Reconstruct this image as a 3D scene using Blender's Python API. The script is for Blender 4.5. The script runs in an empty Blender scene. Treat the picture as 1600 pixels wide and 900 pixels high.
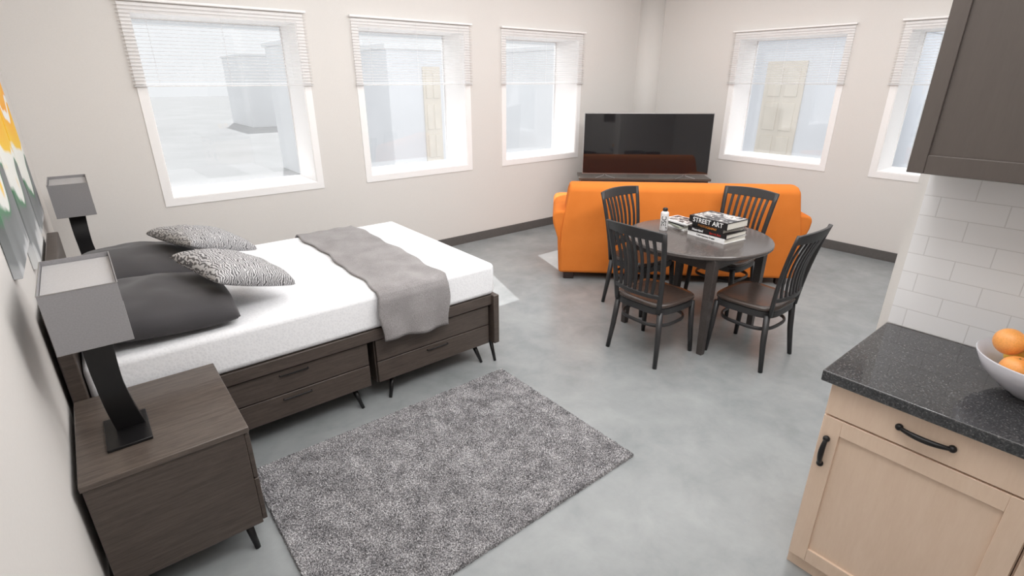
import bpy, bmesh, math, random
import numpy as np
from mathutils import Vector, Matrix, noise
random.seed(4); np.random.seed(4)
COL=bpy.context.scene.collection
def lin(c):
    c=c/255.0
    return c/12.92 if c<=0.04045 else ((c+0.055)/1.055)**2.4
def C(r,g,b): return (lin(r),lin(g),lin(b),1)
# ---------------------------------------------------------------- materials
def newmat(name):
    m=bpy.data.materials.new(name); m.use_nodes=True
    nt=m.node_tree; b=nt.nodes["Principled BSDF"]
    return m,nt,b
def tc(nt,scale=(1,1,1),rot=(0,0,0),kind="Object"):
    t=nt.nodes.new("ShaderNodeTexCoord"); mp=nt.nodes.new("ShaderNodeMapping")
    mp.inputs["Scale"].default_value=scale; mp.inputs["Rotation"].default_value=rot
    nt.links.new(t.outputs[kind],mp.inputs["Vector"]); return mp.outputs["Vector"]
def noise_n(nt,vec,scale,detail=4,rough=.5,dist=0):
    n=nt.nodes.new("ShaderNodeTexNoise"); n.inputs["Scale"].default_value=scale
    n.inputs["Detail"].default_value=detail; n.inputs["Roughness"].default_value=rough
    n.inputs["Distortion"].default_value=dist
    nt.links.new(vec,n.inputs["Vector"]); return n.outputs[0]
def ramp(nt,fac,stops,interp="LINEAR"):
    r=nt.nodes.new("ShaderNodeValToRGB"); r.color_ramp.interpolation=interp
    els=r.color_ramp.elements
    while len(els)<len(stops): els.new(.5)
    for e,(p,c) in zip(els,stops): e.position=p; e.color=c
    nt.links.new(fac,r.inputs[0]); return r.outputs[0]
def mixf(nt,a,b2,wa,wb):
    mx=nt.nodes.new("ShaderNodeMath"); mx.operation="MULTIPLY_ADD"; mx.inputs[1].default_value=wb
    h=nt.nodes.new("ShaderNodeMath"); h.operation="MULTIPLY"; h.inputs[1].default_value=wa
    nt.links.new(a,h.inputs[0]); nt.links.new(b2,mx.inputs[0]); nt.links.new(h.outputs[0],mx.inputs[2]); return mx.outputs[0]
def bump(nt,b,h,strength=.2,dist=.01):
    n=nt.nodes.new("ShaderNodeBump"); n.inputs["Strength"].default_value=strength; n.inputs["Distance"].default_value=dist
    nt.links.new(h,n.inputs["Height"]); nt.links.new(n.outputs[0],b.inputs["Normal"])
def plain(name,col,rough=.6,metal=0,nscale=40,var=.06,bs=.05,spec=.5):
    m,nt,b=newmat(name); v=tc(nt)
    n=noise_n(nt,v,nscale)
    lo=tuple(x*(1-var) for x in col[:3])+(1,); hi=tuple(min(1,x*(1+var)) for x in col[:3])+(1,)
    nt.links.new(ramp(nt,n,[(.3,lo),(.7,hi)]),b.inputs["Base Color"])
    b.inputs["Roughness"].default_value=rough; b.inputs["Metallic"].default_value=metal
    b.inputs["Specular IOR Level"].default_value=spec
    if bs: bump(nt,b,n,bs,.002)
    return m
def wood(name,c1,c2,rough=.4,stretch=(2,30,30),bs=.12):
    m,nt,b=newmat(name); v=tc(nt,stretch)
    n=noise_n(nt,v,3,6,.65,.6)
    v2=tc(nt,tuple(s*3 for s in stretch)); n2=noise_n(nt,v2,6,3,.6)
    f=mixf(nt,n,n2,.65,.35)
    nt.links.new(ramp(nt,f,[(.32,c1),(.68,c2)]),b.inputs["Base Color"])
    b.inputs["Roughness"].default_value=rough; bump(nt,b,f,bs,.002)
    return m
def fabric(name,c1,c2,scale=300,rough=.9,bs=.3,sheen=.2):
    m,nt,b=newmat(name); v=tc(nt)
    n=noise_n(nt,v,scale,2); n2=noise_n(nt,v,6,3)
    nt.links.new(ramp(nt,mixf(nt,n2,n,.5,.5),[(.35,c1),(.65,c2)]),b.inputs["Base Color"])
    b.inputs["Roughness"].default_value=rough; b.inputs["Sheen Weight"].default_value=sheen
    b.inputs["Specular IOR Level"].default_value=.2
    bump(nt,b,n,bs,.003); return m
M={}
M["wall"]=plain("wall_paint",C(222,218,214),.85,nscale=120,var=.012,bs=.04,spec=.2)
M["ceil"]=plain("ceiling_paint",C(240,240,240),.9,var=.01,spec=.2)
M["casing"]=plain("casing_paint",C(248,246,245),.5,var=.005,bs=0)
M["base"]=plain("dark_baseboard",C(92,89,87),.5)
def slatmat(name,f):
    m,nt,b=newmat(name); nt.nodes.remove(b); o=nt.nodes["Material Output"]
    v=tc(nt); n=noise_n(nt,v,20); col=ramp(nt,n,[(0,C(238,237,237)),(1,C(246,245,245))])
    d1=nt.nodes.new("ShaderNodeBsdfDiffuse"); d2=nt.nodes.new("ShaderNodeBsdfTranslucent"); nt.links.new(col,d1.inputs[0]); nt.links.new(col,d2.inputs[0])
    mx=nt.nodes.new("ShaderNodeMixShader"); mx.inputs[0].default_value=f; nt.links.new(d1.outputs[0],mx.inputs[1]); nt.links.new(d2.outputs[0],mx.inputs[2]); nt.links.new(mx.outputs[0],o.inputs[0]); return m
M["slat"]=slatmat("blind_slat",.5)
M["darkwood"]=wood("dark_wood",C(60,52,48),C(92,81,74),.38,(2,32,32))
M["darkwood_sheen"]=wood("dark_wood_sheen",C(68,60,55),C(104,93,85),.26,(2,32,32))  # lighter copy of the dark wood, sheen on the tops put into its colour
M["tablewood"]=wood("table_wood",C(58,52,50),C(76,69,66),.38,(3,20,20),.05)
M["tabletop"]=wood("table_top_wood",C(78,72,70),C(96,89,86),.2,(3,20,20),.02)
M["seatwood"]=wood("seat_wood",C(52,44,41),C(74,62,56),.25,(4,24,24),.05)
M["blackchair"]=plain("black_painted_wood",C(46,45,46),.40,var=.05,bs=.02)
M["blackmetal"]=plain("black_metal",C(30,29,30),.32,.3,bs=0)
M["maple"]=wood("maple",C(226,199,176),C(233,208,186),.5,(8,8,1.2),.01)
M["uppercab"]=wood("taupe_cabinet",C(84,76,72),C(90,82,77),.42,(12,12,1.5),.01)
M["duvet"]=fabric("charcoal_cotton",C(68,66,68),C(75,73,75),400,.85,.05)
M["orange"]=fabric("orange_fabric",C(218,122,50),C(227,131,58),350,.95,.15,.0)
M["throw"]=fabric("grey_knit",C(130,126,126),C(160,156,156),170,.95,.8)
M["shade"]=plain("grey_shade",C(146,144,146),.38,.15,nscale=200,bs=.05)
M["shadetop"]=plain("light_grey_diffuser",C(178,176,177),.5,.0,nscale=200,bs=.02)
M["chrome"]=plain("brushed_metal",C(170,168,168),.3,.8,bs=0)
M["feet"]=plain("dark_feet",C(45,30,26),.4)
M["pages"]=plain("paper",C(232,228,218),.8,nscale=200)
M["white"]=plain("white_print",C(240,240,240),.6,bs=0)
M["canwhite"]=plain("pale_grey_can",C(216,214,214),.35,bs=0)
M["blackp"]=plain("black_cover",C(28,26,28),.35,bs=0)
M["redp"]=plain("red_print",C(190,45,40),.4,bs=0)
M["grnp"]=plain("grey_green_cover",C(158,162,150),.4,bs=0)
M["orgp"]=plain("orange_print",C(235,150,60),.4,bs=0)
M["bowl"]=plain("grey_white_ceramic",C(206,204,210),.08,var=.01,bs=0)
M["stem"]=plain("stem_end",C(110,110,50),.7)
M["orangefruit"]=plain("orange_peel",C(246,168,92),.35,nscale=220,var=.08,bs=.3)
M["lemonfruit"]=plain("yellow_orange_peel",C(250,206,84),.35,nscale=220,var=.08,bs=.3)
m,nt,b=newmat("printed_cover"); v=tc(nt); n=noise_n(nt,v,14,3,.6,1.0)
nt.links.new(ramp(nt,n,[(.34,C(34,34,38)),(.48,C(58,56,60)),(.52,C(200,196,194)),(.6,C(214,210,206)),(.64,C(90,84,86))]),b.inputs["Base Color"]); b.inputs["Roughness"].default_value=.3; M["printcover"]=m
# mattress
m,nt,b=newmat("mattress_fabric"); v=tc(nt,(1,1,1),(0,0,.78))
w=nt.nodes.new("ShaderNodeTexVoronoi"); w.inputs["Scale"].default_value=80; nt.links.new(v,w.inputs["Vector"])
nt.links.new(ramp(nt,w.outputs["Distance"],[(.0,C(230,230,233)),(.6,C(241,241,243))]),b.inputs["Base Color"])
b.inputs["Roughness"].default_value=.9; bump(nt,b,w.outputs["Distance"],.22,.003); M["mattress"]=m
# floor
m,nt,b=newmat("polished_concrete"); v=tc(nt)
n1=noise_n(nt,v,1.4,6,.6,.3); n2=noise_n(nt,v,4.5,7,.65,.3)
nt.links.new(ramp(nt,mixf(nt,n1,n2,.5,.5),[(.32,C(131,135,136)),(.5,C(147,150,151)),(.68,C(160,163,163))]),b.inputs["Base Color"])
b.inputs["Roughness"].default_value=.27
b.inputs["Specular IOR Level"].default_value=.5
M["floor"]=m
# granite
m,nt,b=newmat("black_granite"); v=tc(nt)
n1=noise_n(nt,v,150,3,.75); n2=noise_n(nt,v,30,2)
nt.links.new(ramp(nt,mixf(nt,n2,n1,.12,.88),[(.42,C(38,38,40)),(.54,C(58,58,60)),(.64,C(94,93,93)),(.72,C(140,138,138))]),b.inputs["Base Color"])
b.inputs["Roughness"].default_value=.03; b.inputs["Specular IOR Level"].default_value=1.0; M["granite"]=m
# tiles
m,nt,b=newmat("subway_tile"); t=nt.nodes.new("ShaderNodeTexCoord"); s=nt.nodes.new("ShaderNodeSeparateXYZ"); c=nt.nodes.new("ShaderNodeCombineXYZ")
nt.links.new(t.outputs["Object"],s.inputs[0]); nt.links.new(s.outputs[1],c.inputs[0]); nt.links.new(s.outputs[2],c.inputs[1])
br=nt.nodes.new("ShaderNodeTexBrick"); nt.links.new(c.outputs[0],br.inputs["Vector"])
br.inputs["Scale"].default_value=1; br.inputs["Brick Width"].default_value=.2; br.inputs["Row Height"].default_value=.076
br.inputs["Mortar Size"].default_value=.0018; br.inputs["Mortar Smooth"].default_value=.3
br.inputs["Color1"].default_value=C(242,241,242); br.inputs["Color2"].default_value=C(239,238,239); br.inputs["Mortar"].default_value=C(218,216,216)
nt.links.new(br.outputs["Color"],b.inputs["Base Color"]); b.inputs["Roughness"].default_value=.1
iv=nt.nodes.new("ShaderNodeMath"); iv.operation="SUBTRACT"; iv.inputs[0].default_value=1; nt.links.new(br.outputs["Fac"],iv.inputs[1])
bump(nt,b,iv.outputs[0],.2,.002); M["tile"]=m
# zebra
def zebra(sc,dist,dk,lt):
    m,nt,b=newmat("zebra_print"); v=tc(nt)
    w=nt.nodes.new("ShaderNodeTexWave"); w.inputs["Scale"].default_value=sc; w.inputs["Distortion"].default_value=dist
    w.inputs["Detail"].default_value=2; w.inputs["Detail Scale"].default_value=1.1; nt.links.new(v,w.inputs["Vector"])
    nt.links.new(ramp(nt,w.outputs["Fac"],[(.0,dk),(.38,dk),(.55,lt),(1,lt)]),b.inputs["Base Color"])
    b.inputs["Roughness"].default_value=.6; return m
M["zebra"]=zebra(27,10,C(92,90,92),C(196,195,196)); M["zebra2"]=zebra(27,13,C(108,107,109),C(188,187,188))
# rug
m,nt,b=newmat("rug_pile"); v=tc(nt)
n1=noise_n(nt,v,175,2,.75); n2=noise_n(nt,v,12,4,.65)
nt.links.new(ramp(nt,mixf(nt,n2,n1,.24,.76),[(.38,C(76,75,77)),(.5,C(134,132,134)),(.62,C(204,202,203))]),b.inputs["Base Color"])
b.inputs["Roughness"].default_value=1; b.inputs["Specular IOR Level"].default_value=.05; M["rug"]=m
# screen
m,nt,b=newmat("tv_screen"); b.inputs["Base Color"].default_value=(.012,.012,.014,1); v=tc(nt); n=noise_n(nt,v,2)
nt.links.new(ramp(nt,n,[(0,(.03,)*3+(1,)),(1,(.05,)*3+(1,))]),b.inputs["Roughness"]); b.inputs["Specular IOR Level"].default_value=.8; M["screen"]=m
# glass
m,nt,b=newmat("window_glass"); nt.nodes.remove(b); o=nt.nodes["Material Output"]
tr=nt.nodes.new("ShaderNodeBsdfTransparent"); gl=nt.nodes.new("ShaderNodeBsdfGlossy"); gl.inputs["Roughness"].default_value=.02
tr.inputs[0].default_value=(.95,.96,.97,1)
df=nt.nodes.new("ShaderNodeBsdfTranslucent"); df.inputs[0].default_value=(.95,.96,.97,1)  # pale translucent layer puts the hazy window glare into the glass
m1=nt.nodes.new("ShaderNodeMixShader"); m1.inputs[0].default_value=.05; nt.links.new(tr.outputs[0],m1.inputs[1]); nt.links.new(gl.outputs[0],m1.inputs[2])
m2=nt.nodes.new("ShaderNodeMixShader"); v=tc(nt); n=noise_n(nt,v,2)
nt.links.new(ramp(nt,n,[(0,(.07,)*3+(1,)),(1,(.10,)*3+(1,))]),m2.inputs[0]); nt.links.new(m1.outputs[0],m2.inputs[1]); nt.links.new(df.outputs[0],m2.inputs[2])
nt.links.new(m2.outputs[0],o.inputs[0]); M["glass"]=m
# art
def art(seed):
    m,nt,b=newmat("abstract_art"); v=tc(nt,(1,1,1)); 
    t=nt.nodes.new("ShaderNodeTexCoord"); s=nt.nodes.new("ShaderNodeSeparateXYZ"); nt.links.new(t.outputs["Object"],s.inputs[0])
    n=noise_n(nt,v,1.6+seed*.4,1,.4,1.2)
    a=nt.nodes.new("ShaderNodeMath"); a.operation="MULTIPLY_ADD"; a.inputs[1].default_value=.5; nt.links.new(n,a.inputs[0]); 
    k=nt.nodes.new("ShaderNodeMath"); k.operation="MULTIPLY_ADD"; k.inputs[1].default_value=.8; k.inputs[2].default_value=.24; nt.links.new(s.outputs[2],k.inputs[0])
    nt.links.new(k.outputs[0],a.inputs[2])
    col=ramp(nt,a.outputs[0],[(.14,C(228,228,226)),(.22,C(196,198,200)),(.24,C(142,145,147)),(.38,C(116,120,120)),(.41,C(84,134,100)),(.43,C(232,233,228)),(.48,C(236,236,230)),(.50,C(244,200,60)),(.63,C(246,180,40)),(.64,C(242,240,234)),(.67,C(242,240,234)),(.68,C(246,168,50)),(.80,C(244,196,70))])
    nt.links.new(col,b.inputs["Base Color"]); b.inputs["Roughness"].default_value=.7; return m
M["ext"]=plain("exterior_white",C(226,228,231),.9,nscale=1,var=.03,bs=0,spec=.1)
M["ext2"]=plain("exterior_shade",C(216,219,225),.9,nscale=1,var=.03,bs=0,spec=.1)
M["ground"]=plain("ground_pale",C(138,139,140),.95,nscale=.5,var=.10,bs=0,spec=.1)
M["beige"]=plain("beige_door",C(212,200,182),.7,nscale=4,bs=0)
M["paver"]=plain("pale_paving",C(162,163,164),.9,nscale=3,bs=0,spec=.1)
# ---------------------------------------------------------------- mesh helpers
def fin(name,bm,mat,parent=None,bevel=0,seg=2,smooth=False,label=None,angle=.6):
    bmesh.ops.recalc_face_normals(bm,faces=bm.faces)
    me=bpy.data.meshes.new(name); bm.to_mesh(me); bm.free()
    ob=bpy.data.objects.new(name,me); COL.objects.link(ob)
    mats=mat if isinstance(mat,(list,tuple)) else [mat]
    for x in mats: me.materials.append(x)
    if parent: ob.parent=parent
    if bevel:
        mod=ob.modifiers.new("b","BEVEL"); mod.width=bevel; mod.segments=seg; mod.limit_method="ANGLE"; mod.angle_limit=.6
    if smooth or bevel:
        for p in me.polygons: p.use_smooth=True
        if not smooth or bevel:
            try: me.set_sharp_from_angle(angle=.9)
            except Exception: pass
    if label: ob["label"]=label
    return ob
def box(bm,lo,hi,mi=0):
    vs=[bm.verts.new((x,y,z)) for x in (lo[0],hi[0]) for y in (lo[1],hi[1]) for z in (lo[2],hi[2])]
    for q in ((0,1,3,2),(4,6,7,5),(0,4,5,1),(2,3,7,6),(0,2,6,4),(1,5,7,3)):
        f=bm.faces.new([vs[i] for i in q]); f.material_index=mi
    return vs
def boxo(name,lo,hi,mat,parent=None,bevel=0,**k):
    bm=bmesh.new(); box(bm,lo,hi); return fin(name,bm,mat,parent,bevel,**k)
def tube(bm,pts,rad,n=10,closed=False):
    pts=[Vector(p) for p in pts]; N=len(pts)
    if not isinstance(rad,(list,tuple)): rad=[rad]*N
    rings=[]; prev=None
    for i,p in enumerate(pts):
        if closed: t=(pts[(i+1)%N]-pts[i-1]).normalized()
        else: t=(pts[min(i+1,N-1)]-pts[max(i-1,0)]).normalized()
        if prev is None:
            a=Vector((0,0,1)) if abs(t.z)<.9 else Vector((1,0,0))
            nrm=(a-t*a.dot(t)).normalized()
        else: nrm=(prev-t*prev.dot(t)).normalized()
        prev=nrm; bn=t.cross(nrm); ring=[]
        for k in range(n):
            a=2*math.pi*k/n+(math.pi/4 if n==4 else 0)
            r=rad[i]; rx,ry=(r if isinstance(r,tuple) else (r,r))
            ring.append(bm.verts.new(p+nrm*math.cos(a)*rx+bn*math.sin(a)*ry))
        rings.append(ring)
    R=range(N) if closed else range(N-1)
    for i in R:
        a,b2=rings[i],rings[(i+1)%N]
        for k in range(n): bm.faces.new((a[k],a[(k+1)%n],b2[(k+1)%n],b2[k]))
    if not closed: bm.faces.new(rings[0][::-1]); bm.faces.new(rings[-1])
def lathe(bm,prof,n=48,c=(0,0)):
    rings=[]
    for r,z in prof:
        if r<1e-5: rings.append([bm.verts.new((c[0],c[1],z))])
        else: rings.append([bm.verts.new((c[0]+r*math.cos(2*math.pi*k/n),c[1]+r*math.sin(2*math.pi*k/n),z)) for k in range(n)])
    for a,b2 in zip(rings[:-1],rings[1:]):
        if len(a)==1 and len(b2)==1: continue
        for k in range(n):
            k2=(k+1)%n
            if len(a)==1: bm.faces.new((a[0],b2[k],b2[k2]))
            elif len(b2)==1: bm.faces.new((a[k],a[k2],b2[0]))
            else: bm.faces.new((a[k],a[k2],b2[k2],b2[k]))
def extr(bm,poly,axis,a,b):
    def mk(p,t):
        l=[p[0],p[1]]; l.insert(axis,t); return bm.verts.new(l)
    A=[mk(p,a) for p in poly]; B=[mk(p,b) for p in poly]; n=len(poly)
    bm.faces.new(A); bm.faces.new(B[::-1])
    for i in range(n): bm.faces.new((A[i],B[i],B[(i+1)%n],A[(i+1)%n]))
def root(name,loc,rot=0,label="",cat="",group=None):
    e=bpy.data.objects.new(name,None); COL.objects.link(e); e.location=loc; e.rotation_euler=(0,0,rot); e.empty_display_size=.1
    e["label"]=label; e["category"]=cat
    if group: e["group"]=group
    return e
def tag(o,label,cat,group=None):
    o["label"]=label; o["category"]=cat
    if group: o["group"]=group
def KIDS(o): return [x for x in list(bpy.data.objects) if x.parent==o]
def copy_thing(o,loc,rot=None,parent=None):
    kids=KIDS(o)
    c=o.copy(); COL.objects.link(c)
    if parent: c.parent=parent
    else:
        c.location=loc
        if rot is not None: c.rotation_euler=(0,0,rot)
    for ch in kids: copy_thing(ch,None,None,c)
    return c
def struct(o): o["kind"]="structure"; return o
def textmesh(name,body,size,mat,parent,loc,R,ext=.0006,align="CENTER",font_scale=(1,1)):
    cu=bpy.data.curves.new(name,"FONT"); cu.body=body; cu.size=size; cu.extrude=ext; cu.align_x=align; cu.align_y="CENTER"; cu.offset=.0006
    t=bpy.data.objects.new("tmp",cu); COL.objects.link(t)
    bpy.context.view_layer.update()
    me=bpy.data.meshes.new_from_object(t.evaluated_get(bpy.context.evaluated_depsgraph_get()))
    bpy.data.objects.remove(t)
    me.transform(Matrix.Diagonal((font_scale[0],font_scale[1],1,1)))
    me.transform(Matrix.Translation(loc)@R.to_4x4())
    me.materials.clear(); me.materials.append(mat)
    ob=bpy.data.objects.new(name,me); COL.objects.link(ob); ob.parent=parent
    return ob
# ---------------------------------------------------------------- room
YA=5.13; XB=6.63; XH=-.28; ZC=3.2; YS=-1.6; TH=.45
WA=[(.46,1.79),(2.23,3.55),(3.99,5.30)]; WB=[(2.475,3.81),(.70,2.03)]
ZB,ZT=.87,2.38; CW=.062
def wall_with_holes(name,axis,plane,th,lo,hi,holes):
    bm=bmesh.new(); cur=lo
    def bx(a,b2,z0,z1):
        if axis=="y": box(bm,(a,plane,z0),(b2,plane+th,z1))
        else: box(bm,(plane,a,z0),(plane+th,b2,z1))
    for a,b2 in sorted(holes):
        bx(cur,a,0,ZC); bx(a,b2,0,ZB+CW); bx(a,b2,ZT-CW,ZC); cur=b2
    bx(cur,hi,0,ZC)
    return struct(fin(name,bm,M["wall"]))
wall_with_holes("wall_north","y",YA,TH,XH-.2,XB+TH,[(a+CW,b-CW) for a,b in WA])
wall_with_holes("wall_east","x",XB,TH,YS,YA,[(a+CW,b-CW) for a,b in WB])
struct(boxo("wall_west",(XH-.2,YS,0),(XH,YA,ZC),M["wall"]))
struct(boxo("wall_south",(XH-.2,YS-.2,0),(XB+TH,YS,ZC),M["wall"]))
struct(boxo("wall_kitchen",(2.47,YS,0),(2.60,.585,ZC),M["wall"]))
struct(boxo("floor",(XH-.2,YS-.2,-.1),(XB+TH,YA+TH,0),M["floor"]))
struct(boxo("ceiling",(XH-.2,YS-.2,ZC),(XB+TH,YA+TH,ZC+.1),M["ceil"]))
struct(boxo("baseboard_north",(XH,YA-.014,0),(6.40,YA,.105),M["base"],bevel=.003))
struct(boxo("baseboard_east",(XB-.014,YS,0),(XB,4.92,.105),M["base"],bevel=.003))
struct(boxo("baseboard_west",(XH,YS,0),(XH+.014,YA-.014,.105),M["base"],bevel=.003))
struct(boxo("baseboard_kitchen",(2.60,YS,0),(2.614,.585,.105),M["base"],bevel=.003))
bm=bmesh.new(); lathe(bm,[(.0,0),(.23,0),(.23,ZC),(0,ZC)],40,(XB,YA)); struct(fin("trim_1",bm,M["wall"],smooth=True))
def window(i,axis,a,b2,plane):
    d=.41
    def P(u,w,z): return (u,plane+w,z) if axis=="y" else (plane+w,u,z)
    def bx(bm,u0,u1,w0,w1,z0,z1):
        p,q=P(u0,w0,z0),P(u1,w1,z1); box(bm,tuple(map(min,p,q)),tuple(map(max,p,q)))
    bm=bmesh.new(); p=.008
    bx(bm,a,a+CW,-p,0,ZB,ZT); bx(bm,b2-CW,b2,-p,0,ZB,ZT); bx(bm,a+CW,b2-CW,-p,0,ZB,ZB+CW); bx(bm,a+CW,b2-CW,-p,0,ZT-CW,ZT)
    l=.008
    bx(bm,a+CW,a+CW+l,0,d+.04,ZB+CW,ZT-CW); bx(bm,b2-CW-l,b2-CW,0,d+.04,ZB+CW,ZT-CW)
    bx(bm,a+CW+l,b2-CW-l,0,d+.04,ZB+CW,ZB+CW+l); bx(bm,a+CW+l,b2-CW-l,0,d+.04,ZT-CW-l,ZT-CW)
    s=.008; A,B,Z0,Z1=a+CW+l,b2-CW-l,ZB+CW+l,ZT-CW-l
    bx(bm,A,A+s,d-.005,d+.02,Z0,Z1); bx(bm,B-s,B,d-.005,d+.02,Z0,Z1); bx(bm,A+s,B-s,d-.005,d+.02,Z0,Z0+s); bx(bm,A+s,B-s,d-.005,d+.02,Z1-s,Z1)
    w=struct(fin("window_%d"%i,bm,M["casing"]))
    g=bmesh.new(); bx(g,A+s,B-s,d-.003,d+.003,Z0+s,Z1-s); g=fin("glass_pane",g,M["glass"],w); g["kind"]="structure"
def blind(axis,a,b2,plane):
    r=root("window_blind",((a+b2)/2,plane,1.80) if axis=="y" else (plane,(a+b2)/2,1.80),0 if axis=="y" else -math.pi/2,
      "white horizontal slat blind half raised over a window","blind","window blinds")
    hw=(b2-a)/2+.015
    bm=bmesh.new(); n=22; z0,z1=.012,.585
    for k in range(n):
        z=z0+.008+(z1-z0-.01)*k/n
        vs=[bm.verts.new(p) for p in ((-hw,-.038,z-.0018),(hw,-.038,z-.0018),(hw,-.027,z+.0015),(-hw,-.027,z+.0015),(hw,-.016,z+.003),(-hw,-.016,z+.003))]
        bm.faces.new((vs[0],vs[1],vs[2],vs[3])); bm.faces.new((vs[3],vs[2],vs[4],vs[5]))
    fin("slats",bm,M["slat"],r)
    boxo("headrail",(-hw-.006,-.046,.587),(hw+.006,-.0085,.605),M["casing"],r,.003)
    boxo("bottom_rail",(-hw,-.040,0),(hw,-.014,.009),M["slat"],r,.003)
    for x in (-hw*.75,0,hw*.75):
        bm=bmesh.new(); tube(bm,[(x,-.0395,.005),(x,-.0395,.59)],.001,6); fin("lift_cord",bm,M["slat"],r)
for i,(a,b2) in enumerate(WA): window(i+1,"y",a,b2,YA); blind("y",a,b2,YA)
for i,(a,b2) in enumerate(WB): window(i+4,"x",a,b2,XB); blind("x",a,b2,XB)
# ---------------------------------------------------------------- exterior
struct(boxo("ground",(-60,-60,-.5),(80,90,-.35),M["ground"]))
def building(lo,hi,mat,door=None,label="white plain outbuilding seen through the windows"):
    r=root("building",((lo[0]+hi[0])/2,(lo[1]+hi[1])/2,-.35),0,label,"building","white outbuildings")
    L=(lo[0]-r.location.x,lo[1]-r.location.y,0); Hh=(hi[0]-r.location.x,hi[1]-r.location.y,hi[2]+.35)
    boxo("wall_block",L,Hh,mat,r,.02)
    boxo("roof_edge",(L[0]-.06,L[1]-.06,Hh[2]),(Hh[0]+.06,Hh[1]+.06,Hh[2]+.1),M["ext"],r,.01)
    if door:
        ax,a,b2,z0,z1=door
        bm=bmesh.new(); z0+=.35; z1+=.35
        def bx(u0,u1,w,zz0,zz1):
            if ax=="x": box(bm,(L[0]-w,u0-r.location.y,zz0),(L[0]-.0005,u1-r.location.y,zz1))
            else: box(bm,(u0-r.location.x,L[1]-w,zz0),(u1-r.location.x,L[1]-.0005,zz1))
        bx(a,b2,.04,z0,z1); wd=b2-a; hh=z1-z0
        for cx in (a+wd*.12,a+wd*.55):
            for f0,f1 in ((.06,.3),(.36,.62),(.68,.94)): bx(cx,cx+wd*.33,.06,z0+hh*f0,z0+hh*f1)
        fin("door",bm,M["beige"],r,.008,label="beige panelled exterior door")
    return r
building((11.0,3.6,0),(14.0,6.4,2.7),M["ext2"],("x",4.78,5.54,.2,2.18),"white outbuilding with a beige panelled door")
building((12.5,.5,0),(16,2.4,3.4),M["ext"])
building((5.0,10.0,0),(7.0,12,2.4),M["ext2"],("y",5.75,6.15,.2,2.1),"white outbuilding with a narrow beige door")
building((4.2,12.5,0),(5.6,15,2.6),M["ext"])
building((7.0,29,0),(9.4,33,2.9),M["ext"])
building((9.2,9.5,0),(10.6,12,2.5),M["ext"])
for k,(x,y) in enumerate(((1.6,9.0),(2.9,8.6),(2.4,12.0))):
    p=boxo("paving_slab",(-.55,-.35,0),(.55,.35,.04),M["paver"],None,.01); p.location=(x,y,-.35); p.rotation_euler=(0,0,.4*k)
    tag(p,"pale concrete paving slab on the ground outside","paving","paving slabs outdoors")
# ---------------------------------------------------------------- bed
bed=root("bed_frame",(.85,3.35,0),0,"dark-stained wooden storage bed with drawers and black splayed legs","bed")
def bl(p): return (p[0]-.85,p[1]-3.35,p[2])
bmx=M["darkwood"]
def bbox(name,lo,hi,bev=.004,par=bed,mat=None): return boxo(name,bl(lo),bl(hi),mat or bmx,par,bev)
bbox("headboard",(-.262,2.60,.10),(-.207,4.10,1.0),.006)
bbox("footboard",(1.945,2.60,.14),(1.99,4.10,.50),.006)
bbox("side_rail",(-.205,2.625,.43),(1.945,2.655,.50))
bbox("side_rail",(-.205,4.045,.43),(1.945,4.075,.50))
bbox("slat_base",(-.2,2.66,.46),(1.94,4.04,.50),.002)
for x0,x1 in ((.2,1.055),(1.095,1.935)):
    bm=bmesh.new(); box(bm,bl((x0,2.665,.13)),bl((x1,4.035,.43))); fin("body",bm,bmx,bed,.004)
    for z0,z1 in ((.137,.275),(.281,.42)):
        d=bbox("drawer",(x0+.006,2.642,z0),(x1-.006,2.664,z1),.003)
        xc=(x0+x1)/2; bm=bmesh.new(); 
        tube(bm,[bl((xc-.075,2.642,z1-.028)),bl((xc-.075,2.632,z1-.028)),bl((xc+.075,2.632,z1-.028)),bl((xc+.075,2.642,z1-.028))],.004,6)
        fin("handle",bm,M["blackmetal"],d)
    for lx,dx in ((x0+.12,-.05),(x1-.1,.03)):
        for y,dy in ((2.70,-.05),(3.98,.05)):
            bm=bmesh.new(); tube(bm,[bl((lx,y,.13)),bl((lx+dx,y+dy,0))],[.017,.010],10); fin("leg",bm,M["blackmetal"],bed,smooth=True)
for y in (2.66,4.04):
    bm=bmesh.new(); tube(bm,[bl((1.955,y,.145)),bl((1.955,y-(.05 if y<3 else -.05),0))],[.015,.010],10); fin("leg",bm,M["blackmetal"],bed,smooth=True)
mt=boxo("mattress",(-1.089,-.73,0),(1.089,.73,.222),M["mattress"],None,.035,seg=5); mt.location=(.886,3.35,.5012)
tag(mt,"white quilted mattress on the storage bed","mattress")
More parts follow.
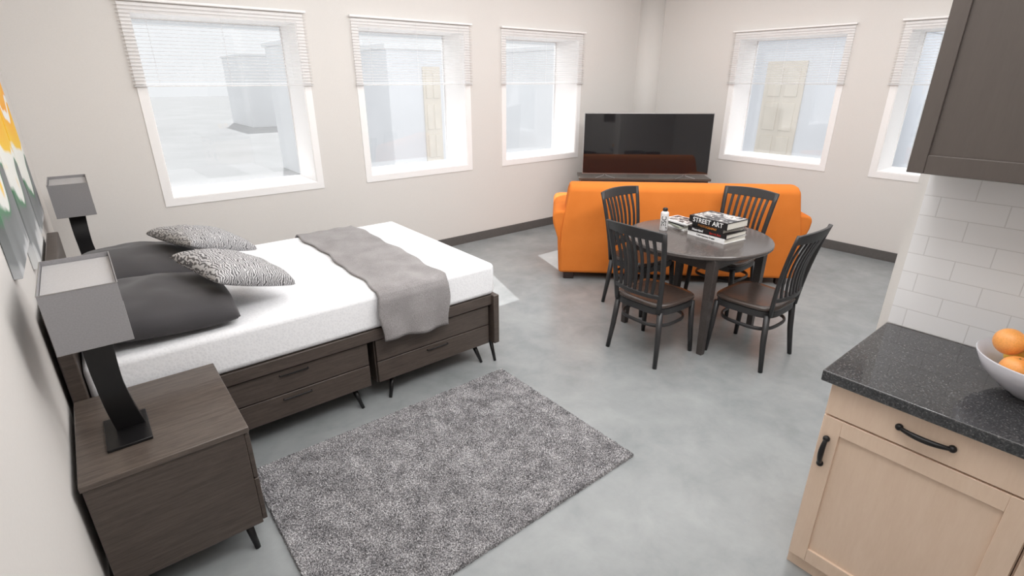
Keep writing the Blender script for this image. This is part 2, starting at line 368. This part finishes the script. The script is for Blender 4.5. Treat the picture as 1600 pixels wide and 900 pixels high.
def pillow(name,a,b2,h,mat,loc,rot,label,cat,group,seed=0,wr=.012,n=40,pinch=.07,rnd=.0,pw=.42):
    bm=bmesh.new(); top={};bot={}
    def prof(u,v): return (max(0,(1-u*u))*max(0,(1-v*v)))**pw
    for i in range(n+1):
        for j in range(n+1):
            u=-1+2*i/n; v=-1+2*j/n
            cr=1-rnd*(u*u*v*v)
            x=a*u*(1-pinch*(1-v*v)*abs(u))*cr; y=b2*v*(1-pinch*(1-u*u)*abs(v))*cr
            k=prof(u,v); e=k**.5
            wn=noise.noise(Vector((u*2.2+seed,v*2.2,seed*1.7)))*wr*2.2+noise.noise(Vector((u*5+seed,v*4,3)))*wr*.4
            top[i,j]=bm.verts.new((x,y,h*k+wn*e))
            if 0<i<n and 0<j<n: bot[i,j]=bm.verts.new((x,y,-h*.45*k))
            else: bot[i,j]=top[i,j]
    for i in range(n):
        for j in range(n):
            bm.faces.new((top[i,j],top[i+1,j],top[i+1,j+1],top[i,j+1]))
            q=[bot[i,j],bot[i,j+1],bot[i+1,j+1],bot[i+1,j]]
            try: bm.faces.new(q)
            except ValueError: pass
    o=fin(name,bm,mat,smooth=True); o.location=loc; o.rotation_euler=rot; tag(o,label,cat,group); return o
pillow("pillow",.325,.355,.13,M["duvet"],(.135,2.985,.79),(0,.07,.0),"charcoal grey cotton bed pillow by the nightstand and rug","pillow","bed pillows",1,.007,pinch=.02,rnd=.08,pw=.34)
pillow("pillow",.325,.355,.13,M["duvet"],(.135,3.715,.79),(0,.07,.0),"charcoal grey cotton bed pillow nearer the windows","pillow","bed pillows",5,.007,pinch=.02,rnd=.08,pw=.34)
pillow("throw_pillow",.225,.225,.10,M["zebra"],(.50,2.96,.905),(.12,.34,.36),"grey zebra-striped throw pillow leaning on a charcoal pillow","pillow","patterned throw pillows",2,.006,pinch=.07,rnd=.02,pw=.38)
pillow("throw_pillow",.225,.225,.095,M["zebra2"],(.475,3.64,.915),(.03,.32,.42),"silver-grey patterned throw pillow leaning on a charcoal pillow","pillow","patterned throw pillows",8,.006,pinch=.07,rnd=.02,pw=.38)
# throw blanket
path=[]; zt=.729
for z in np.linspace(.50,.70,8): path.append((4.095,z))
for a in np.linspace(0,math.pi/2,6)[1:]: path.append((4.068+.027*math.cos(a),.70+.030*math.sin(a)))
for y in np.linspace(4.05,2.65,60): path.append((y,zt))
for a in np.linspace(math.pi/2,math.pi,6)[1:]: path.append((2.632+.037*math.cos(a),.70+.028*math.sin(a)))
for z in np.linspace(.69,.425,14): path.append((2.590,z))
bm=bmesh.new(); nx=36; rows=[]
for k,(y,z) in enumerate(path):
    row=[]
    for i in range(nx+1):
        u=i/nx; w=noise.noise(Vector((u*3,k*.06,1.1)))
        edge=.012*math.sin(k*.22)+.01*math.sin(k*.5+1)
        x=1.14+.455*u+edge*(1-2*u)*.7+.02*math.sin(k*.05)
        yy=y; zz=z
        hang=max(0,(.70-z)/.28)
        if z<.70 and y<3: yy=y-.016*hang*(1+math.sin(u*13))*.8-.002; zz=z+.012*math.sin(u*5+1)*hang
        elif z>=.725: zz=z+max(0,w)*.010+.0025*(1+math.sin(u*19+k*.05))
        row.append(bm.verts.new((x-1.37,yy-3.35,zz-.72)))
    rows.append(row)
for a,b2 in zip(rows[:-1],rows[1:]):
    for i in range(nx): bm.faces.new((a[i],a[i+1],b2[i+1],b2[i]))
th=fin("throw_blanket",bm,M["throw"],smooth=True); th.location=(1.37,3.35,.72)
sm=th.modifiers.new("s","SOLIDIFY"); sm.thickness=.008; sm.offset=1
tag(th,"grey knitted throw blanket draped across the white mattress","blanket")
# ---------------------------------------------------------------- nightstands and lamps
def nightstand(loc,label):
    r=root("nightstand",loc,0,label,"nightstand","nightstands")
    bm=bmesh.new(); box(bm,(-.255,-.31,.125),(.245,.31,.575)); fin("body",bm,M["darkwood"],r,.003)
    boxo("table_top",(-.26,-.318,.5755),(.265,.318,.60),M["darkwood_sheen"],r,.003)
    for z0,z1 in ((.135,.345),(.352,.565)):
        d=boxo("drawer",(.2455,-.305,z0),(.264,.305,z1),M["darkwood"],r,.003)
        bm=bmesh.new(); tube(bm,[(.264,-.06,z1-.04),(.276,-.06,z1-.04),(.276,.06,z1-.04),(.264,.06,z1-.04)],.004,6); fin("handle",bm,M["blackmetal"],d)
    for sx in (-1,1):
        for sy in (-1,1):
            bm=bmesh.new(); tube(bm,[(sx*.19,sy*.25,.125),(sx*.205,sy*.30,0)],[.018,.011],12); fin("leg",bm,M["blackmetal"],r,smooth=True)
    return r
def lamp(loc,label):
    r=root("table_lamp",loc,0,label,"lamp","bedside table lamps")
    boxo("lamp_base",(-.07,-.115,0),(.07,.115,.012),M["blackmetal"],r,.002)
    bm=bmesh.new(); N=24; L=[]
    for k in range(N+1):
        t=k/N; z=.012+t*.43; y=.02-.055*math.sin(t*math.pi*.9)+.02*t; w=.040+.006*abs(2*t-1)
        x=.014-.012*math.sin(t*math.pi)-.018*t; th=.010+.006*(1-t)
        L.append([bm.verts.new((x+sx*w,y+sy*th,z)) for sx,sy in ((-1,-1),(1,-1),(1,1),(-1,1))])
    for a,b2 in zip(L[:-1],L[1:]):
        for i in range(4): bm.faces.new((a[i],a[(i+1)%4],b2[(i+1)%4],b2[i]))
    bm.faces.new(L[0]); bm.faces.new(L[-1][::-1]); fin("stem",bm,M["blackmetal"],r,.002)
    bm=bmesh.new(); hx,hy,z0,z1=.10,.205,.445,.65
    ring=[(-hx,-hy),(hx,-hy),(hx,hy),(-hx,hy)]
    A=[bm.verts.new((x,y,z0)) for x,y in ring]; B=[bm.verts.new((x,y,z1)) for x,y in ring]
    for i in range(4): bm.faces.new((A[i],A[(i+1)%4],B[(i+1)%4],B[i]))
    s=fin("lamp_shade",bm,M["shade"],r); sm=s.modifiers.new("s","SOLIDIFY"); sm.thickness=.003; sm.offset=-1
    for z in (z0+.001,z1-.001):
        bm=bmesh.new(); tube(bm,[(x*1.002,y*1.002,z) for x,y in ring],.0015,4,closed=True)
        fin("shade_rim",bm,M["chrome"],s)
    boxo("shade_diffuser",(-hx+.004,-hy+.004,z1-.020),(hx-.004,hy-.004,z1-.017),M["shadetop"],s)
    bm=bmesh.new(); tube(bm,[(0,.045,.43),(0,.03,.50)],.012,10); fin("socket",bm,M["blackmetal"],r)
    bm=bmesh.new(); bmesh.ops.create_uvsphere(bm,u_segments=16,v_segments=10,radius=.028,matrix=Matrix.Translation((0,.03,.53))); fin("bulb",bm,M["white"],r,smooth=True)
    return r
nightstand((.0,2.27,0),"dark wooden nightstand with black splayed legs beside the rug")
nightstand((.0,4.45,0),"dark wooden nightstand with black splayed legs near the windows")
lamp((-.10,2.215,.60),"table lamp with grey rectangular shade on the nightstand by the rug")
lamp((-.10,4.455,.60),"table lamp with grey rectangular shade on the nightstand by the windows")
# ---------------------------------------------------------------- paintings
for k,(y0,y1,z0,z1) in enumerate(((3.72,4.32,1.08,1.86),(3.06,3.66,1.06,1.98),(2.42,3.0,1.20,1.98))):
    o=boxo("canvas_painting",(0,-(y1-y0)/2,-(z1-z0)/2),(.025,(y1-y0)/2,(z1-z0)/2),art(k*.6),None,.002)
    o.location=(XH+.0012,(y0+y1)/2,(z0+z1)/2); tag(o,"abstract yellow, white and grey canvas on the wall above the bed","painting","abstract canvases")
# ---------------------------------------------------------------- rug
nx,ny=420,300; LX,LY=1.61,1.135
X,Y=np.meshgrid(np.linspace(-LX/2,LX/2,nx),np.linspace(-LY/2,LY/2,ny),indexing="ij")
Z=np.full_like(X,.014)+np.random.rand(nx,ny)*.008
X=X+np.random.uniform(-.003,.003,X.shape); Y=Y+np.random.uniform(-.003,.003,X.shape)
Z[0,:]=Z[-1,:]=.001; Z[:,0]=Z[:,-1]=.001
V=np.stack([X,Y,Z],-1).reshape(-1,3)
idx=np.arange(nx*ny).reshape(nx,ny)
F=np.stack([idx[:-1,:-1],idx[1:,:-1],idx[1:,1:],idx[:-1,1:]],-1).reshape(-1,4)
me=bpy.data.meshes.new("rug"); me.from_pydata(V.tolist(),[],F.tolist()); me.materials.append(M["rug"])
rug=bpy.data.objects.new("rug",me); COL.objects.link(rug); rug.location=(1.105,1.905,0)
tag(rug,"grey speckled shag rug on the concrete floor beside the bed","rug")
# ---------------------------------------------------------------- sofa
ang=math.atan2(-.69,.72)
sofa=root("sofa",(3.43,3.51,0),ang,"orange fabric sofa seen from behind, facing the television","sofa")
W=2.25
bm=bmesh.new(); extr(bm,[(0,.07),(.24,.07),(.34,.5),(.30,.88),(.25,.935),(.16,.945),(.07,.94),(.02,.90),(-.01,.5)],0,.0,W)
bk=fin("backrest",bm,M["orange"],sofa,.03,4)
for v in bk.data.vertices:
    if v.co.z>.6: v.co.x=W/2+(v.co.x-W/2)*.93
for sgn in (0,1):
    pr=[(.0,.07),(.235,.07),(.235,.60),(.215,.665),(.15,.69),(.0,.69),(-.05,.68),(-.075,.64),(-.065,.56),(-.02,.42)]
    if sgn: pr=[(W-x,z) for x,z in pr]
    bm=bmesh.new()
    extr(bm,pr,1,.02,.93); fin("armrest",bm,M["orange"],sofa,.03,4)
boxo("seat_base",(.236,.10,.07),(W-.236,.90,.30),M["orange"],sofa,.02)
for k in range(2):
    x0=.24+k*(W-.48)/2; boxo("seat_cushion",(x0+.003,.32,.302),(x0+(W-.48)/2-.003,.94,.46),M["orange"],sofa,.045,seg=4)
for x in (.1,W-.1):
    for y in (.06,.85):
        bm=bmesh.new(); box(bm,(x-.05,y-.03,0),(x+.05,y+.03,.07)); fin("leg",bm,M["feet"],sofa,.006)
# ---------------------------------------------------------------- tv and stand
ta=math.atan2(-.93,1.01)
st=root("tv_stand",(5.66,4.30,0),ta,"low dark wooden media console under the television","tv stand")
boxo("body",(-.80,-.2,.1),(.80,.2,.655),M["darkwood"],st,.004)
boxo("table_top",(-.83,-.22,.656),(.83,.22,.685),M["darkwood_sheen"],st,.003)
for x in (-.76,.76):
    for y in (-.15,.15):
        bm=bmesh.new(); tube(bm,[(x,y,.1),(x*1.02,y*1.1,0)],[.018,.011],10); fin("leg",bm,M["blackmetal"],st,smooth=True)
for k in range(2):
    d=boxo("cabinet_door",(-.79+k*.795,-.218,.11),(-.005+k*.795,-.2005,.645),M["darkwood"],st,.003)
tv=root("television",(5.55,4.18,.685),ta,"large flat television with a glossy dark screen on the console","television")
hw=.79
bm=bmesh.new(); box(bm,(-hw,-.012,.045),(hw,.03,.785)); fr=fin("tv_frame",bm,M["chrome"],tv,.004)
sc=boxo("screen",(-hw+.008,-.0145,.057),(hw-.008,-.0125,.777),M["screen"],tv)
for o in (fr,sc): o.rotation_euler=(-.055,0,0)
for x in (-.5,.5):
    bm=bmesh.new(); tube(bm,[(x-.12,-.07,.005),(x-.02,-.01,.028),(x,.012,.055),(x+.02,-.01,.028),(x+.12,-.07,.005)],.005,6)
    fin("foot",bm,M["chrome"],tv)
# ---------------------------------------------------------------- dining table
tb=root("dining_table",(3.52,2.10,0),0,"round dark wooden dining table with four square legs","table")
bm=bmesh.new(); lathe(bm,[(0,.722),(.525,.722),(.53,.728),(.53,.744),(.524,.75),(0,.75)],72); fin("table_top",bm,M["tabletop"],tb,smooth=False)
for k in range(4):
    bm=bmesh.new(); vs=box(bm,(-.30,-.345,.63),(.30,-.32,.7215))
    bmesh.ops.rotate(bm,verts=vs,cent=(0,0,0),matrix=Matrix.Rotation(k*math.pi/2,3,"Z"))
    fin("apron",bm,M["tablewood"],tb,.002)
for sx in (-1,1):
    for sy in (-1,1):
        bm=bmesh.new()
        tube(bm,[(sx*.345,sy*.345,.7215),(sx*.345,sy*.345,.60),(sx*.35,sy*.35,0)],[.046,.044,.030],4); fin("leg",bm,M["tablewood"],tb,.003)
# ---------------------------------------------------------------- chairs (faces +X)
def chair(loc,rot,label):
    r=root("dining_chair",loc,rot,label,"chair","dining chairs")
    bm=bmesh.new(); out=[]
    for k in range(48):
        a=2*math.pi*k/48; ca,sa=math.cos(a),math.sin(a); p=4.2
        x=.215*math.copysign(abs(ca)**(2/p),ca); y=.225*math.copysign(abs(sa)**(2/p),sa)
        y*=1+.06*x/.215; out.append((x,y))
    rings=[]
    for s,z in ((.94,.425),(1,.432),(1,.446),(.96,.455),(.8,.452),(.4,.445)):
        rings.append([bm.verts.new((x*s,y*s,z)) for x,y in out])
    for a,b2 in zip(rings[:-1],rings[1:]):
        for k in range(48): bm.faces.new((a[k],a[(k+1)%48],b2[(k+1)%48],b2[k]))
    bm.faces.new(rings[0][::-1]); bm.faces.new(rings[-1]); fin("seat",bm,M["seatwood"],r,smooth=True)
    bm=bmesh.new(); rings=[]
    for s,z in ((.86,.38),(.97,.38),(.97,.4245),(.86,.4245)): rings.append([bm.verts.new((x*s,y*s,z)) for x,y in out])
    for i in range(4):
        a,b2=rings[i],rings[(i+1)%4]
        for k in range(48): bm.faces.new((a[k],a[(k+1)%48],b2[(k+1)%48],b2[k]))
    fin("seat_frame",bm,M["blackchair"],r)
    for sy in (-1,1):
        bm=bmesh.new(); tube(bm,[(.18,sy*.19,.40),(.19,sy*.20,.2),(.203,sy*.212,0)],[.021,.019,.015],12); fin("leg",bm,M["blackchair"],r,smooth=True)
        bm=bmesh.new(); tube(bm,[(-.175,sy*.18,.40),(-.19,sy*.195,.2),(-.215,sy*.212,0)],[.021,.019,.015],12); fin("leg",bm,M["blackchair"],r,smooth=True)
    bm=bmesh.new(); pts=[]
    for k in range(40):
        a=2*math.pi*k/40; ca,sa=math.cos(a),math.sin(a); p=3
        pts.append((.185*math.copysign(abs(ca)**(2/p),ca),.190*math.copysign(abs(sa)**(2/p),sa),.285))
    tube(bm,pts,[(.014,.009)]*40,8,closed=True); fin("stretcher_hoop",bm,M["blackchair"],r,smooth=True)
    def bx(z):
        t=(z-.43)/.55; return -.195-.035*t-.06*t*t
    def by(z): return .180+.045*(z-.43)/.55
    for sy in (-1,1):
        bm=bmesh.new(); tube(bm,[(bx(z),sy*by(z),z) for z in np.linspace(.40,.975,9)],[(.013,.019)]*9,10)
        fin("back_post",bm,M["blackchair"],r,smooth=True)
    def bowed(y,z): return bx(z)-.035*(1-(y/by(z))**2)
    def rail(z0,z1,name,crown=0):
        bm=bmesh.new(); N=16; R=[]
        for k in range(N+1):
            f=-1+2*k/N; ring=[]
            for z,o in ((z0,-.010),(z0,.010),(z1,.010),(z1,-.010)):
                zz=z+(crown*(1-f*f) if z==z1 else 0); y=f*(by(zz)+.012)
                ring.append(bm.verts.new((bowed(min(max(y,-by(zz)),by(zz)),min(zz,.99))+o,y,zz)))
            R.append(ring)
        for a,b2 in zip(R[:-1],R[1:]):
            for i in range(4): bm.faces.new((a[i],a[(i+1)%4],b2[(i+1)%4],b2[i]))
        bm.faces.new(R[0]); bm.faces.new(R[-1][::-1]); fin(name,bm,M["blackchair"],r,.003)
    rail(.915,.975,"top_rail",.012); rail(.50,.53,"lower_rail")
    for k in range(7):
        f=(-1+2*(k+1)/8)*.94
        bm=bmesh.new(); pts=[]
        for z in np.linspace(.52,.92,8):
            y=f*by(z); pts.append((bowed(y,z)+.022*math.sin((z-.52)/.40*math.pi),y,z))
        tube(bm,pts,[(.008,.0145)]*8,4); fin("back_slat",bm,M["blackchair"],r)
    return r
c1=chair((2.955,2.04,0),0,"black slat-back dining chair with dark brown wooden seat")
copy_thing(c1,(3.47,1.56,0),math.pi/2)
copy_thing(c1,(3.56,2.63,0),-math.pi/2)
copy_thing(c1,(4.12,2.19,0),math.pi)
# ---------------------------------------------------------------- books and can on table
def book(x,y,z,w,l,t,cover,rot,label,texts=(),group="books on the dining table",art_top=None):
    r=root("book",(x,y,z),rot,label,"book",group); c=.0025
    bm=bmesh.new(); extr(bm,[(-w/2,0),(w/2,0),(w/2,c),(-w/2+c,c),(-w/2+c,t-c),(w/2,t-c),(w/2,t),(-w/2,t)],1,-l/2,l/2); fin("cover",bm,cover,r)
    boxo("pages",(-w/2+c+.0003,-l/2+.004,c+.0002),(w/2-.005,l/2-.004,t-c-.0002),M["pages"],r)
    R=Matrix(((0,0,-1),(-1,0,0),(0,1,0)))
    for body,size,mat,yo in texts:
        textmesh("title",body,size,mat,r,Vector((-w/2-.0004,yo,t/2)),R,.0003)
    if art_top: 
        boxo("cover_print",(-w/2+.012,-l/2+.012,t+.0001),(w/2-.010,l/2-.012,t+.0006),art_top,r)
    return r
bx0,by0=3.60,2.00; z=.75
specs=[(.25,.33,.034,M["white"],0.0,"thick white-spined book at the bottom of the stack",[("Contemporary Design",.018,M["blackp"],.0)]),
(.25,.33,.034,M["blackp"],.05,"black book with white and red spine lettering",[("Homeland",.023,M["white"],.08),("Street Art",.023,M["redp"],-.07)]),
(.22,.29,.030,M["blackp"],-.06,"black book titled photography",[("PHOTOGRAPHY",.024,M["orgp"],.0)]),
(.25,.33,.052,M["blackp"],.03,"black book titled street art in large white capitals",[("STREET ART",.048,M["white"],0)])]
for k,(w,l,t,cv,ro,lb,tx) in enumerate(specs):
    book(bx0,by0,z,w,l,t,cv,-.12+ro,lb,tx,"stacked books on the dining table",M["printcover"] if k==3 else None); z+=t+.0003
z=.75
for w,l,t,cv,ro,lb in ((.19,.26,.014,M["white"],.1,"thin white magazine under other magazines"),(.19,.26,.014,M["grnp"],-.12,"grey-green magazine in a short stack"),(.18,.25,.012,M["blackp"],.06,"dark magazine in a short stack"),(.18,.25,.012,M["white"],.25,"printed white magazine on top of a short stack")):
    book(3.66,2.34,z,w,l,t,cv,-.35+ro,lb,[],"short stack of magazines",M["printcover"] if ro==.25 else None); z+=t+.0003
can=root("spray_can",(3.44,2.36,.75),0,"pale grey spray can with black lettering on the dining table","can")
bm=bmesh.new(); lathe(bm,[(0,0),(.029,0),(.031,.004),(.031,.135),(.028,.145),(.018,.152),(0,.152)],32); fin("can_body",bm,M["canwhite"],can,smooth=True)
bm=bmesh.new(); lathe(bm,[(0,.1525),(.017,.1525),(.019,.158),(.019,.172),(.014,.178),(0,.178)],24); fin("cap",bm,M["blackp"],can,smooth=True)
cu=textmesh("lettering","JESC",.05,M["blackp"],can,Vector((0,0,0)),Matrix.Identity(3),.0002)
a0=math.atan2(-2.36,-3.44)
for v in cu.data.vertices:
    u,w=v.co.x,v.co.y; an=a0-w/.0315; v.co=Vector((.0316*math.cos(an),.0316*math.sin(an),.07+u))
# ---------------------------------------------------------------- kitchen
XF=1.895
def cabinet(y1,y0,label):
    r=root("base_cabinet",(XF,(y0+y1)/2,0),0,label,"cabinet","maple base cabinets")
    hw=(y1-y0)/2-.001
    boxo("body",(0,-hw,.0),(.57,hw,.868),M["maple"],r,.001)
    d=boxo("drawer",(-.02,-hw+.004,.735),(-.0005,hw-.004,.862),M["maple"],r,.002)
    def handle(par,p0,p1):
        bm=bmesh.new(); p0=Vector(p0);p1=Vector(p1); pts=[];rad=[]
        for k in range(17):
            t=k/16; p=p0.lerp(p1,t); p.x-=.004+.022*math.sin(math.pi*t)**.6; pts.append(p); rad.append((.0065+.0035*math.sin(math.pi*t),)*2)
        tube(bm,pts,rad,8)
        for p in (p0,p1): bmesh.ops.create_uvsphere(bm,u_segments=10,v_segments=8,radius=.012,matrix=Matrix.Translation(p+Vector((-.006,0,0))))
        fin("handle",bm,M["blackmetal"],par,smooth=True,label="black arched handle")
    handle(d,(-.02,-.07,.80),(-.02,.07,.80))
    bm=bmesh.new(); s=.062; z0,z1=.065,.728; a,b2=-hw+.004,hw-.004
    box(bm,(-.02,a,z0),(-.0005,a+s,z1)); box(bm,(-.02,b2-s,z0),(-.0005,b2,z1)); box(bm,(-.02,a+s,z0),(-.0005,b2-s,z0+s)); box(bm,(-.02,a+s,z1-s),(-.0005,b2-s,z1))
    d=fin("door",bm,M["maple"],r,.0015)
    boxo("door_panel",(-.010,a+s,z0+s),(-.0005,b2-s,z1-s),M["maple"],d)
    handle(d,(-.02,b2-.028,.53),(-.02,b2-.028,.64))
    return r
cabinet(.53,-.055,"maple kitchen base cabinet with drawer, shaker door and black handles")
cabinet(-.055,-.64,"maple kitchen base cabinet with drawer, shaker door and black handles")
ct=boxo("worktop",(-.312,-.875,0),(.304,.875,.041),M["granite"],None,.004,seg=3); ct.location=(1.845+.312,-.32,.8685)
tag(ct,"speckled black granite kitchen worktop on the maple cabinets","countertop")
struct(boxo("trim_2",(2.462,-1.3,.9105),(2.4698,.552,1.60),M["tile"]))
def upper(y1,y0):
    r=root("wall_cabinet",(2.47,(y0+y1)/2,1.56),0,"taupe wall-hung kitchen cabinet with shaker door above the tiles","cabinet","wall cabinets")
    hw=(y1-y0)/2-.001
    boxo("body",(-.30,-hw,0),(-.009,hw,1.0),M["uppercab"],r,.002)
    bm=bmesh.new(); s=.048; z0,z1=.002,.998; a,b2=-hw+.001,hw-.001
    for l,h in (((-.32,a,z0),(-.3005,a+s,z1)),((-.32,b2-s,z0),(-.3005,b2,z1)),((-.32,a+s,z0),(-.3005,b2-s,z0+.06)),((-.32,a+s,z1-.06),(-.3005,b2-s,z1))): box(bm,l,h)
    d=fin("door",bm,M["uppercab"],r,.002); boxo("door_panel",(-.31,a+s,z0+.06),(-.3005,b2-s,z1-.06),M["uppercab"],d)
upper(.553,-.06); upper(-.06,-.66)
bx_,by_=2.19,.066; zb=.9098
bm=bmesh.new(); lathe(bm,[(0,.0),(.055,.0),(.06,.006),(.10,.03),(.145,.075),(.168,.125),(.165,.128),(.14,.078),(.095,.036),(.05,.014),(0,.012)],64)
bowl=fin("fruit_bowl",bm,M["bowl"],smooth=True); bowl.location=(bx_,by_,zb); tag(bowl,"white ceramic bowl of oranges on the granite worktop","bowl")
for k,(dx,dy,dz) in enumerate(((-.062,.055,.096),(.058,.062,.096),(.06,-.058,.096),(-.06,-.06,.096),(.015,.01,.168),(-.085,-.0,.165) ,(-.01,.098,.16))):
    bm=bmesh.new(); bmesh.ops.create_uvsphere(bm,u_segments=28,v_segments=18,radius=.043)
    for v in bm.verts:
        q=v.co.copy(); rr=math.hypot(q.x,q.y); v.co.z*=.95
        if q.z>0: v.co.z-=.006*math.exp(-(rr/.009)**2)
    yl=k in (1,4,5,3,2)
    o=fin("orange",bm,M["lemonfruit"] if yl else M["orangefruit"],smooth=True); o.location=(bx_+dx*.95,by_+dy*.95,zb+dz); o.rotation_euler=(k*.9,k*.5,k)
    tag(o,"ripe yellow-orange citrus in the white bowl" if yl else "ripe orange in the white bowl","orange","oranges in the bowl")
    bm=bmesh.new(); bmesh.ops.create_uvsphere(bm,u_segments=8,v_segments=6,radius=.003,matrix=Matrix.Translation((0,0,.0355))); fin("stem_end",bm,M["stem"],o,smooth=True)
# ---------------------------------------------------------------- lights
def area(name,loc,rot,sx,sy,p,col=(1,1,1)):
    l=bpy.data.lights.new(name,"AREA"); l.shape="RECTANGLE"; l.size=sx; l.size_y=sy; l.energy=p; l.color=col
    o=bpy.data.objects.new(name,l); COL.objects.link(o); o.location=loc; o.rotation_euler=rot; return o
def aim(o,t): o.rotation_euler=(Vector(t)-o.location).to_track_quat("-Z","Y").to_euler()
area("fill_light",(3.2,2.4,3.15),(0,0,0),5.4,4.2,124,(1,.995,.988))  # added room fill under the ceiling, not a real fixture
area("fill_light",(.9,.0,3.15),(0,0,0),1.8,2.0,32,(1,.995,.988))  # second added fill, over the camera end of the room
a=area("fill_light",(2.4,.6,2.95),(0,0,0),3.4,.5,58,(1,.995,.988)); aim(a,(3.4,5.13,1.2))  # added fill aimed at the north window wall
a=area("reveal_fill",(3.0,7.6,4.6),(0,0,0),7,2.0,150); aim(a,(3.0,5.2,1.2))  # added panel outside, brightens the north window reveals
a=area("reveal_fill",(9.1,2.2,4.6),(0,0,0),6,2.0,150); aim(a,(6.7,2.2,1.2))  # same added panel for the east window reveals
s=bpy.data.lights.new("sun","SUN"); s.energy=6.6; s.angle=.008; s.color=(1,.98,.95)
so=bpy.data.objects.new("sun",s); COL.objects.link(so)
so.rotation_euler=Vector((-.30,-.98,-1)).to_track_quat("-Z","Y").to_euler()
w=bpy.data.worlds.new("world"); bpy.context.scene.world=w; w.use_nodes=True
bg=w.node_tree.nodes["Background"]; bg.inputs[0].default_value=(.89,.905,.92,1); bg.inputs[1].default_value=.82
# ---------------------------------------------------------------- camera
yaw,pitch,roll,f=0.89085,0.37878,0.0009,817.36
fw=Vector((math.cos(yaw)*math.cos(pitch),math.sin(yaw)*math.cos(pitch),-math.sin(pitch)))
r=Vector((math.sin(yaw),-math.cos(yaw),0)); u=r.cross(fw)
cam=bpy.data.cameras.new("camera"); cam.lens=f/1600*36; cam.sensor_width=36; cam.clip_start=.02; cam.clip_end=300
co=bpy.data.objects.new("camera",cam); COL.objects.link(co)
mm=Matrix((r,u,-fw)).transposed().to_4x4(); mm.translation=Vector((0,0,1.85)); co.matrix_world=mm
bpy.context.scene.camera=co
bpy.context.scene.view_settings.view_transform="Standard"
